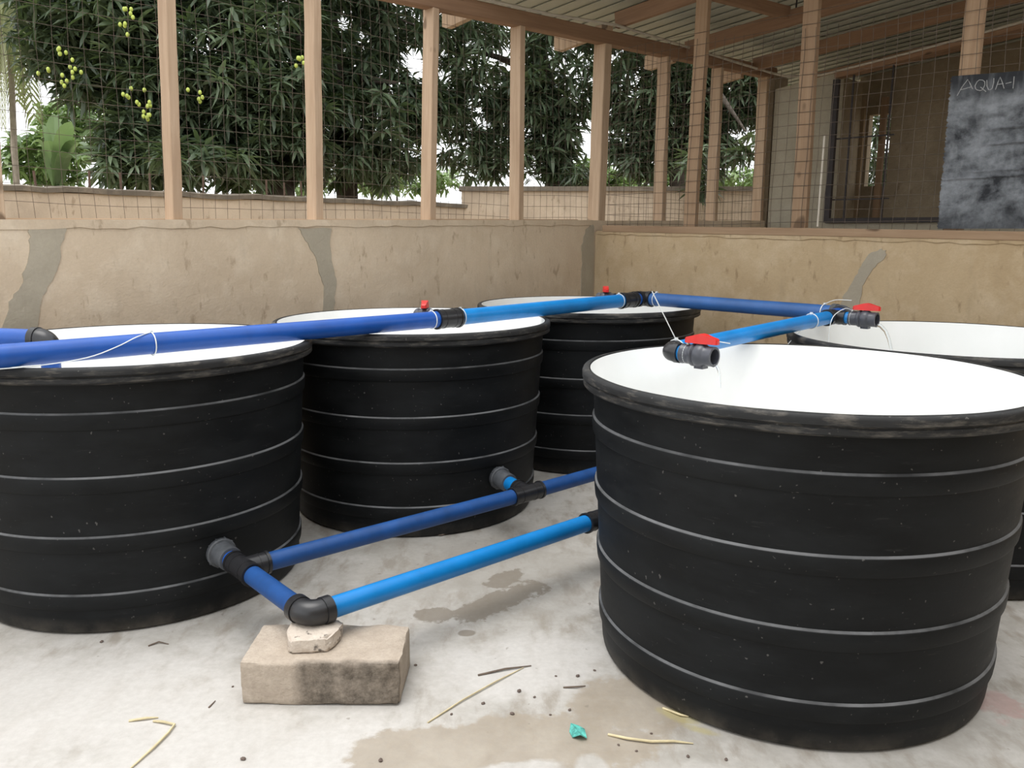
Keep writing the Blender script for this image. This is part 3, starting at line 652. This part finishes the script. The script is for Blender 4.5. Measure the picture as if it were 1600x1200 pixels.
# ------------------------------------------------------------------ block and stone
import bmesh
from mathutils import noise as mnoise
def rough_box(size, cuts, amp, seed, bottom=0, shape=None):
    bm = bmesh.new(); bmesh.ops.create_cube(bm, size=1)
    bmesh.ops.subdivide_edges(bm, edges=bm.edges[:], cuts=cuts, use_grid_fill=True)
    for v in bm.verts:
        p = Vector((v.co.x*size[0], v.co.y*size[1], (v.co.z+.5)*size[2]))
        if shape: p = shape(p)
        n = mnoise.noise_vector(p*9+Vector((seed, 0, 0)))*amp+mnoise.noise_vector(p*30+Vector((0, seed, 0)))*amp*.5
        edge = sum(abs(abs(c)-.5) < 1e-4 for c in v.co)
        if edge >= 2: n = n*1.8; p -= Vector((math.copysign(amp, v.co.x), math.copysign(amp, v.co.y), math.copysign(amp*.8, v.co.z)))*(.8 if edge == 2 else 1.)
        p += n
        if bottom and v.co.z < -.49:
            p.z = max(0, p.z+.012*max(0, mnoise.noise(Vector((p.x*14, p.y*14, seed)))))
        elif v.co.z < -.49: p.z = 0
        v.co = p
    mb = MB(); mb.v = [tuple(v.co) for v in bm.verts]; bm.verts.index_update(); mb.f = [tuple(v.index for v in f.verts) for f in bm.faces]; bm.free(); return mb
bk = obj('cement_block', rough_box((.525,.275,.152), 14, .004, 3, 1), M['block'], None, 50, (0,0,0)); bk.location = (-.624,2.645,0); bk.rotation_euler.z = -.01
tag(bk, 'beige cement block lying on the floor under the pipe elbow, dark stained front', 'block')
st = obj('stone', rough_box((.175,.14,.052), 10, .0065, 11, 0, lambda p: Vector((p.x*(1-.25*max(0,-p.y)/.07)+.12*p.y, p.y, p.z))), M['stone'], None, 50, (0,0,0)); st.location = (-.672,2.642,.152); st.rotation_euler.z = .12
tag(st, 'broken concrete chunk wedged between the block and the pipe elbow', 'stone')

# ------------------------------------------------------------------ floor litter
def strip(pts, r, mat, name, label, cat, group=None):
    mb = MB(); n = len(pts); mb.tube([Vector((x, y, r*.8+(.004 if 0 < i < n-1 else 0))) for i, (x, y) in enumerate(pts)], [r]*(n-1)+[r*.5], 6)
    return tag(obj(name, mb, mat, None, 60), label, cat, group)
strip([(-.262,2.411),(-.16,2.535),(-.05,2.655),(.047,2.756)], .0028, M['straw'], 'straw', 'long pale straw lying on the floor right of the block', 'straw')
strip([(-.114,2.701),(-.02,2.738),(.075,2.769)], .0035, M['twig'], 'twig', 'straight dark twig crossing the pale straw end', 'twig')
strip([(.304,2.351),(.36,2.325),(.43,2.31),(.50,2.312),(.559,2.307)], .004, M['straw'], 'straw', 'crooked dry stalk on the floor in front of the foreground tank', 'straw')
strip([(-1.132,2.41),(-1.095,2.40),(-1.055,2.386),(-1.057,2.34),(-1.07,2.27),(-1.11,2.12)], .004, M['straw'], 'straw', 'bent straw lying at the lower left of the floor', 'straw')
strip([(-1.21,2.41),(-1.16,2.42),(-1.125,2.43)], .004, M['straw'], 'straw', 'short straw beside the bent straw at lower left', 'straw')
strip([(.181,2.624),(.225,2.622),(.258,2.635)], .003, M['twig'], 'twig', 'short bent twig on the damp floor edge left of the foreground tank', 'twig')
strip([(.50,2.50),(.55,2.455),(.575,2.452)], .0035, M['straw'], 'straw', 'dry grass blade against the foot of the foreground tank', 'straw')
strip([(-.42,4.10),(-.36,4.075),(-.33,4.10),(-.29,4.13)], .004, M['twig'], 'twig', 'dark twig at the foot of the middle tank', 'twig')
strip([(-1.36,2.90),(-1.33,2.925),(-1.29,2.915)], .003, M['twig'], 'twig', 'small curved twig in front of the left tank', 'twig')
strip([(-.985,2.49),(-.978,2.53)], .003, M['twig'], 'twig', 'tiny dark twig left of the block', 'twig')
mb = MB(); pts = [(.185,2.365),(.19,2.385),(.215,2.385),(.232,2.36),(.236,2.325),(.215,2.318),(.192,2.335)]
top = [Vector((x, y, .004+.012*(i % 2)+.004*(i % 3))) for i, (x, y) in enumerate(pts)]; ctr = Vector((.207,2.352,.016)); vs = top+[ctr]+[p-Z*.0025 for p in top]+[ctr-Z*.0025]; n = 7; fs = []
for i in range(n):
    fs += [(i, (i+1)%n, n), (n+1+(i+1)%n, n+1+i, 2*n+1), (i, n+1+i, n+1+(i+1)%n, (i+1)%n)]
mb.add(vs, fs); tag(obj('plastic_scrap', mb, M['teal']), 'crumpled teal plastic scrap on the floor in front of the foreground tank', 'scrap')
random.seed(21)
cr = [(.237,2.701,.010),(.081,2.563,.007),(-.09,2.523,.009),(.006,2.464,.010),(.194,2.488,.008),(.53,2.244,.008),(-.381,2.217,.010),(-.787,2.22,.011),(-.342,2.77,.008),(.03,2.60,.011),(.16,2.70,.006),(.33,2.30,.006),(.38,2.27,.006),(.44,2.36,.006),(-1.55,2.93,.010),(-.95,2.62,.006),(-.19,2.46,.007),(.13,2.46,.006),(.30,2.74,.007),(.64,2.23,.008)]
cm = None
cl = ['just above the short bent twig', 'left of the short bent twig, at the damp edge', 'close to the middle of the long pale straw', 'between the long straw and the teal scrap', 'just above the teal scrap', 'below the right end of the crooked stalk',
      'at the left end of the damp patch', 'at the bottom photo edge below the block', 'just right of the block', 'between the long straw and the bent twig', 'above the bent twig, left one of its pair', 'right of the teal scrap, above the crooked stalk end', 'just under the middle of the crooked stalk',
      'just above the crooked stalk, near the big tank', 'in front of the left tank, beside the curved twig', 'left of the block, above the tiny twig', 'right beside the lower half of the long straw', 'left of the teal scrap, a little above it', 'right of the bent twig, close to the foreground tank', 'below the foreground tank, rightmost of all']
for x, y, r in cr:
    r0 = r
    if cm is None:
        bm = bmesh.new(); bmesh.ops.create_icosphere(bm, subdivisions=2, radius=1)
        for v in bm.verts: v.co = Vector((v.co.x*1.3, v.co.y, v.co.z*.6+.55))+mnoise.noise_vector(v.co*1.7)*.35
        cm = bpy.data.meshes.new('soil_crumb'); bm.to_mesh(cm); bm.free(); cm.materials.append(M['crumb'])
    o = bpy.data.objects.new('soil_crumb', cm); C.objects.link(o); o.location = (x, y, .0); r *= .62; o.scale = (r, r, r); o.rotation_euler.z = random.uniform(0, 6)
    tag(o, 'dark soil crumb on the floor '+cl[cr.index((x, y, r0))], 'crumb', 'dark soil crumbs on the floor')

# ------------------------------------------------------------------ boundary wall outside
def WB(x, z, off=0.): return Vector((x, x+14.0, z))-E2*off
bw = MB(); bw.prism([WB(-9.5,-.03), WB(-.72,-.03), WB(-.72,1.95), WB(-9.5,1.95)], -E2, .2); bw = struct('wall_outside', bw, M['plaster_out'])
cp = MB(); n = 60; vs = []; fs = []
for i in range(n+1):
    x = -9.5+8.78*i/n; j = random.uniform(-.012,.012)
    for off, z in ((-.03,1.95+j),(-.04,2.0+j),(.10,2.02+j),(.24,2.0+j),(.22,1.94)): vs.append(WB(x, z, off))
for i in range(n):
    for k in range(5): fs.append((i*5+k, i*5+(k+1)%5, (i+1)*5+(k+1)%5, (i+1)*5+k))
cp.add(vs, fs+[(4,3,2,1,0), tuple(n*5+k for k in range(5))]); obj('coping', cp, M['coping'], bw)
for x in [-4.62,-4.38,-4.15,-3.92,-3.70,-3.10,-2.92,-2.74,-5.0,-5.25]:
    obj('spike', MB().tube([WB(x, 1.98, .1), WB(x+random.uniform(-.01,.01), 2.19+random.uniform(-.02,.03), .1)], .013, 6), M['rust'], bw)
hb = MB(); hb.prism([(-.80,13.25,-.03), (5.4,13.0,-.03), (5.4,13.0,2.24), (-.80,13.25,2.22)], (0,1,0), .2); hb = struct('wall_outside', hb, M['plaster_out'])
cp = MB(); cp.prism([(-.84,13.21,2.20), (5.44,12.96,2.215), (5.44,12.96,2.285), (-.84,13.21,2.27)], (0,1,0), .28); obj('coping', cp, M['coping'], hb)

# ------------------------------------------------------------------ trees
def leaf_mesh(L, W, droop, fold=.25):
    t = [.36, .70]; z = lambda q: -droop*L*q*q
    v = [(0,0,0)]+[p for q, wq in zip(t, (1, .78)) for p in ((L*q, W*wq/2, z(q)+fold*W*wq/2), (L*q, 0, z(q)), (L*q, -W*wq/2, z(q)+fold*W*wq/2))]+[(L, 0, z(1))]
    f = [(0,2,1),(0,3,2),(1,2,5),(1,5,4),(2,3,6),(2,6,5),(4,5,7),(5,6,7)]
    return np.array(v), np.array(f)
def whorl(nl, L, W, rs):
    V = []; F = []; o = 0
    for i in range(nl):
        v, f = leaf_mesh(L*rs.uniform(.75,1.1), W*rs.uniform(.85,1.15), rs.uniform(.15,.6))
        el = rs.uniform(-.75,.7); az = 2*PI*(i+rs.uniform(-.3,.3))/nl*2.4; ro = rs.uniform(-.5,.5)
        cr, sr = math.cos(ro), math.sin(ro); v = v@np.array([[1,0,0],[0,cr,sr],[0,-sr,cr]])
        ce_, se = math.cos(el), math.sin(el); v = v@np.array([[ce_,0,se],[0,1,0],[-se,0,ce_]])
        ca, sa = math.cos(az), math.sin(az); v = v@np.array([[ca,sa,0],[-sa,ca,0],[0,0,1]])
        v[:,2] += rs.uniform(-.05,.05)
        V.append(v); F.append(f+o); o += len(v)
    return np.concatenate(V), np.concatenate(F)
def raw_mesh(name, V, F, mat):
    me = bpy.data.meshes.new(name); me.vertices.add(len(V)); me.vertices.foreach_set('co', V.astype(np.float32).ravel())
    me.loops.add(F.size); me.loops.foreach_set('vertex_index', F.astype(np.int32).ravel())
    me.polygons.add(len(F)); me.polygons.foreach_set('loop_start', np.arange(len(F), dtype=np.int32)*F.shape[1])
    me.update(calc_edges=True); me.materials.append(mat); return me
def in_view(p):
    d = Vector(p)-EYE; q = d.dot(fw)
    if q < .1: return False
    x = 800+1300*d.dot(R_)/q; y = 600-1300*d.dot(U_)/q
    return -20 < x < 1620 and -20 < y < 350
def tree(name, label, cat, group, lobes, trunk, mat, nl=14, L=.32, W=.055, seed=1, branches=(), fruit=(), nparts=300, part='leaf_spray', keep=None):
    rs = np.random.default_rng(seed); protos = [whorl(nl, L, W, rs) for _ in range(8)]
    pm = [raw_mesh(part, V, F, mat) for V, F in protos]
    base = Vector((trunk[0][0], trunk[0][1], trunk[0][2])) if trunk else Vector((lobes[0][0], lobes[0][1], 0))
    t = thing(name, base, label, cat, group)
    if trunk:
        mb = MB(); mb.tube([p[:3] for p in trunk], [p[3] for p in trunk], 12); obj('trunk', mb, M['bark'], t, 60)
    for b in branches:
        mb = MB(); mb.tube([p[:3] for p in b], [p[3] for p in b], 8); obj('branch', mb, M['bark'], t, 60)
    pts = []
    for cx, cy, cz, rx, ry, rz_, n in lobes:
        d = rs.normal(size=(n, 3)); d /= np.linalg.norm(d, axis=1)[:,None]; r = rs.uniform(.25, 1, n)**(1/2.2)
        pts.append(np.array([cx, cy, cz])+d*r[:,None]*np.array([rx, ry, rz_]))
    pts = np.concatenate(pts)
    if keep is not None: pts = pts[[keep(p) for p in pts]]
    dist = np.linalg.norm(pts-np.array(EYE), axis=1); vis = np.array([in_view(p) for p in pts]); order = np.argsort(dist+(~vis)*100)
    Vs = []; Fs = []; o = 0
    for rank, i in enumerate(order):
        k = rs.integers(8); az = rs.uniform(0, 2*PI); tx, ty = rs.uniform(-.45,.45,2); s = rs.uniform(.75,1.2)
        mat3 = Matrix.Rotation(az, 3, 'Z') @ Matrix.Rotation(tx, 3, 'X') @ Matrix.Rotation(ty, 3, 'Y'); p = pts[i]
        if rank < nparts:
            ob = bpy.data.objects.new(part, pm[k]); C.objects.link(ob); ob.parent = t
            mm = (mat3*s).to_4x4(); mm.translation = Vector(p)-base; ob.matrix_local = mm
        else:
            V, F = protos[k]; Vs.append(V@np.array(mat3).T*s+p-np.array(base)); Fs.append(F+o); o += len(V)
    if Vs:
        ob = bpy.data.objects.new('foliage', raw_mesh('foliage', np.concatenate(Vs), np.concatenate(Fs), mat)); C.objects.link(ob); ob.parent = t; ob['kind'] = 'stuff'
    if fruit:
        bm = bmesh.new(); bmesh.ops.create_icosphere(bm, subdivisions=2, radius=.023); bmesh.ops.scale(bm, vec=(1, .9, 1.3), verts=bm.verts); fm = bpy.data.meshes.new('mango_fruit'); bm.to_mesh(fm); bm.free(); fm.materials.append(M['fruit'])
        fm.polygons.foreach_set('use_smooth', [True]*len(fm.polygons))
        for cx, cy, cz, n in fruit:
            for _ in range(n):
                ob = bpy.data.objects.new('mango_fruit', fm); C.objects.link(ob); ob.parent = t
                ob.location = Vector((cx+rs.normal()*.05, cy+rs.normal()*.04, cz+rs.normal()*.055))-base
    return t
def px(x, y, Y):                     # point of the yard at depth Y that the photograph shows there
    d = R_*((x-800)/1300)-U_*((y-600)/1300)+fw; q = Y/d.y; return EYE+d*q
def lobe(x, y, Y, rx, rz_, n, ry=None):
    p = px(x, y, Y); s = Y/1310; return (p.x, p.y, p.z, rx*s, ry or min(rx*s, 1.5), rz_*s, n)
YA = 12.6
G = 'mango trees beyond the yard wall'
fa = [(*px(x, y, 10.9), n) for x, y, n in ((98,86,5),(118,112,6),(72,106,3),(202,18,5),(198,42,4),(200,140,4),(222,163,8),(226,172,6),(310,150,5),(467,95,7),(100,130,4))]
tree('mango_tree', 'large dark mango tree behind the left posts, hung with small green fruit', 'tree', G,
     [lobe(300,70,YA,210,130,765), lobe(130,20,YA,120,110,280), lobe(150,105,YA,75,60,93), lobe(400,215,YA,110,72,255), lobe(225,225,YA-.6,75,62,144), lobe(350,150,YA,190,70,357), lobe(300,-170,YA,330,160,680), lobe(290,255,YA-.8,120,34,93)],
     [(*px(440,330,YA+.3)[0:2], -.03, .24), (*px(436,250,YA+.3), .21), (*px(430,180,YA+.3), .19), (*px(380,90,YA+.3), .15), (*px(300,0,YA+.3), .1)], M['leaf'], seed=3, fruit=fa,
     branches=([(*px(430,180,YA+.3), .1), (*px(330,150,YA), .07), (*px(220,160,YA), .03)], [(*px(400,110,YA+.3), .1), (*px(470,60,YA), .06), (*px(500,20,YA), .03)]))
YB = 14.3
tree('mango_tree', 'dark mango tree behind the third and fourth posts, forked trunk showing', 'tree', G,
     [lobe(540,60,YB,85,95,237), lobe(580,190,YB,110,80,237), lobe(500,190,YB,80,90,165), lobe(560,262,YB,110,28,64), lobe(650,35,YB,50,40,36), lobe(655,165,YB,45,55,50), lobe(560,-120,YB,260,110,252)],
     [(*px(545,330,YB+.3)[0:2], -.03, .2), (*px(540,240,YB+.3), .18), (*px(532,140,YB-.5), .15), (*px(520,60,YB-.4), .13), (*px(510,-20,YB), .1)], M['leaf'], seed=5,
     branches=([(*px(538,110,YB-.5), .07), (*px(570,125,YB-.5), .05), (*px(620,130,YB-.3), .03)], [(*px(560,40,YB-.4), .02), (*px(600,20,YB-.3), .025), (*px(650,40,YB-.3), .015)]))
YC = 15.2
tree('mango_tree', 'mango tree behind the fifth post with sky showing through and thick trunk', 'tree', G,
     [lobe(770,110,YC,95,90,143), lobe(740,175,YC,75,50,71), lobe(880,110,YC,70,90,143), lobe(868,205,YC,40,70,82), lobe(745,245,YC,60,32,38), lobe(800,250,YC,55,32,33), lobe(820,180,YC,55,70,60), lobe(820,-60,YC,200,70,132), lobe(730,60,YC,50,50,27), lobe(905,275,YC-.4,30,18,12)],
     [(*px(875,330,YC+.2)[0:2], -.03, .26), (*px(874,270,YC+.2), .24), (*px(868,200,YC+.2), .2), (*px(850,120,YC+.2), .16), (*px(830,20,YC), .1)], M['leaf'], seed=7,
     branches=([(*px(864,180,YC), .1), (*px(800,200,YC), .06), (*px(720,215,YC), .03)], [(*px(850,120,YC), .08), (*px(780,90,YC), .05), (*px(710,70,YC), .02)]))
YD = 14.6
tree('mango_tree', 'mango tree beyond the corner post, seen through the partition mesh', 'tree', G,
     [lobe(1005,130,YD,60,75,133), lobe(1060,190,YD,60,75,140), lobe(985,215,YD,35,55,56), lobe(1010,240,YD,40,40,49), lobe(1150,140,YD,60,70,154), lobe(1100,120,YD,90,60,154), lobe(1110,220,YD,40,55,62), lobe(1090,265,YD-1.9,22,40,18), lobe(1070,20,YD,170,80,168), lobe(1168,228,YD-2.2,24,22,7), lobe(1250,100,YD+1.5,100,90,182), lobe(1360,240,YD+1.6,110,75,210)],
     [(*px(1062,330,YD)[0:2], -.03, .2), (*px(1064,250,YD), .18), (*px(1070,150,YD), .14), (*px(1090,60,YD), .1)], M['leaf'], seed=9,
     branches=([(*px(1070,150,YD), .08), (*px(1120,140,YD-1), .05), (*px(1165,205,YD-2.2), .015)],))
# lighter growth further back
GB = 'light green bushes beyond the yard wall'
for i, (x, y, Y, rx, rz_, n, lb) in enumerate([(70,250,17,60,42,150,'hazy light green bush at the left edge, behind the yard wall'), (120,200,18.5,55,45,150,'taller light green shrub left of the large mango tree'),
        (440,282,22,90,22,90,'low bright bush under the large mango tree'), (620,280,21,110,22,110,'low yellow-green bush glimpsed under the second mango tree'), (915,275,20,50,22,80,'bright green bush between the trunk and the corner post'), (1010,280,20,60,24,80,'light bush right of the corner post, through the mesh'), (1170,282,20,50,16,50,'low bush glimpsed left of the last far post')]):
    tree('bush', lb, 'bush', GB, [lobe(x, y, Y, rx, rz_, n, .8)], [(*px(x, 330, Y)[0:2], -.03, .04), (*px(x, y, Y), .02)], M['leaf_light'], nl=10, L=.26, W=.08, seed=30+i, nparts=60)
# banana plant and palm at the left edge
def big_leaf(par, name, base, tip, wid, mat, sag, nseg=9, comb=False):
    a = Vector(base); b = Vector(tip); mb = MB(); side = (b-a).cross(Z).normalized(); rows = []
    P = []
    for i in range(nseg+1):
        t = i/nseg; P.append(a+(b-a)*t+Z*(sag*math.sin(PI*t)-0*t))
    if not comb:
        vs = []
        for i, p in enumerate(P):
            t = i/nseg; wv = wid*math.sin(PI*min(1, .08+t*.92))**.6*.5 if t < .97 else .01
            vs += [p+side*wv+Z*wv*.35, p, p-side*wv+Z*wv*.35]
        mb.add(vs, [(i*3+k, i*3+k+1, i*3+k+4, i*3+k+3) for i in range(nseg) for k in (0, 1)])
    else:
        mb.tube(P, [.02*(1-.8*i/nseg) for i in range(nseg+1)], 5)
        n = 40
        for j in range(n):
            t = .12+.88*j/n; i = min(int(t*nseg), nseg-1); u = t*nseg-i; p = P[i]*(1-u)+P[i+1]*u; d = (P[i+1]-P[i]).normalized(); l = wid*(.5+.5*math.sin(PI*t))*.5
            for s in (-1, 1):
                q = p+side*s*l*.55+d*l*.5-Z*l*.75; m_ = (p+q)/2+Z*.04+side*s*.03; mb.add([p-d*.02, p+d*.02, m_+d*.045, m_-d*.045, q], [(0,1,2,3),(3,2,4)])
    return obj(name, mb, mat, par)
bp_ = px(90,300,14.5); bn = thing('banana_plant', (bp_.x, bp_.y, -.03), 'hazy green banana plant behind the yard wall, left of the second post', 'plant')
obj('stem', MB().tube([(bp_.x, bp_.y, -.03), (bp_.x, bp_.y, 2.3)], [.12,.08], 10), M['leaf_banana'], bn)
for x, y, w_, sg in ((66,195,.30,.25), (84,178,.32,.1), (112,190,.30,.2), (138,232,.28,.35), (48,228,.26,.35), (100,212,.3,.2), (75,220,.28,.15), (122,250,.26,.3)):
    big_leaf(bn, 'leaf', (bp_.x, bp_.y, 2.25), px(x, y, 14.5+random.uniform(-.5,.5)), w_, M['leaf_banana'], sg)
pp = px(22,300,15.5); pt = px(8,-10,15.5); pm_ = thing('palm_tree', (pp.x, pp.y, -.03), 'palm with drooping yellowish fronds at the left photo edge', 'tree')
obj('trunk', MB().tube([(pp.x, pp.y, -.03), px(22,230,15.5), px(18,120,15.5), pt], [.06,.055,.05,.07], 10), M['palm_bark'], pm_)
for x, y, sg in ((55,190,1.1), (28,165,.9), (-30,170,1.0), (75,120,.9), (5,200,.8), (-70,90,.9), (50,60,.5), (40,150,1.3), (-10,130,1.0)):
    big_leaf(pm_, 'frond', pt, px(x, y, 15.5+random.uniform(-.9,.6)), 1.1, M['leaf_palm'], sg, 9, True)
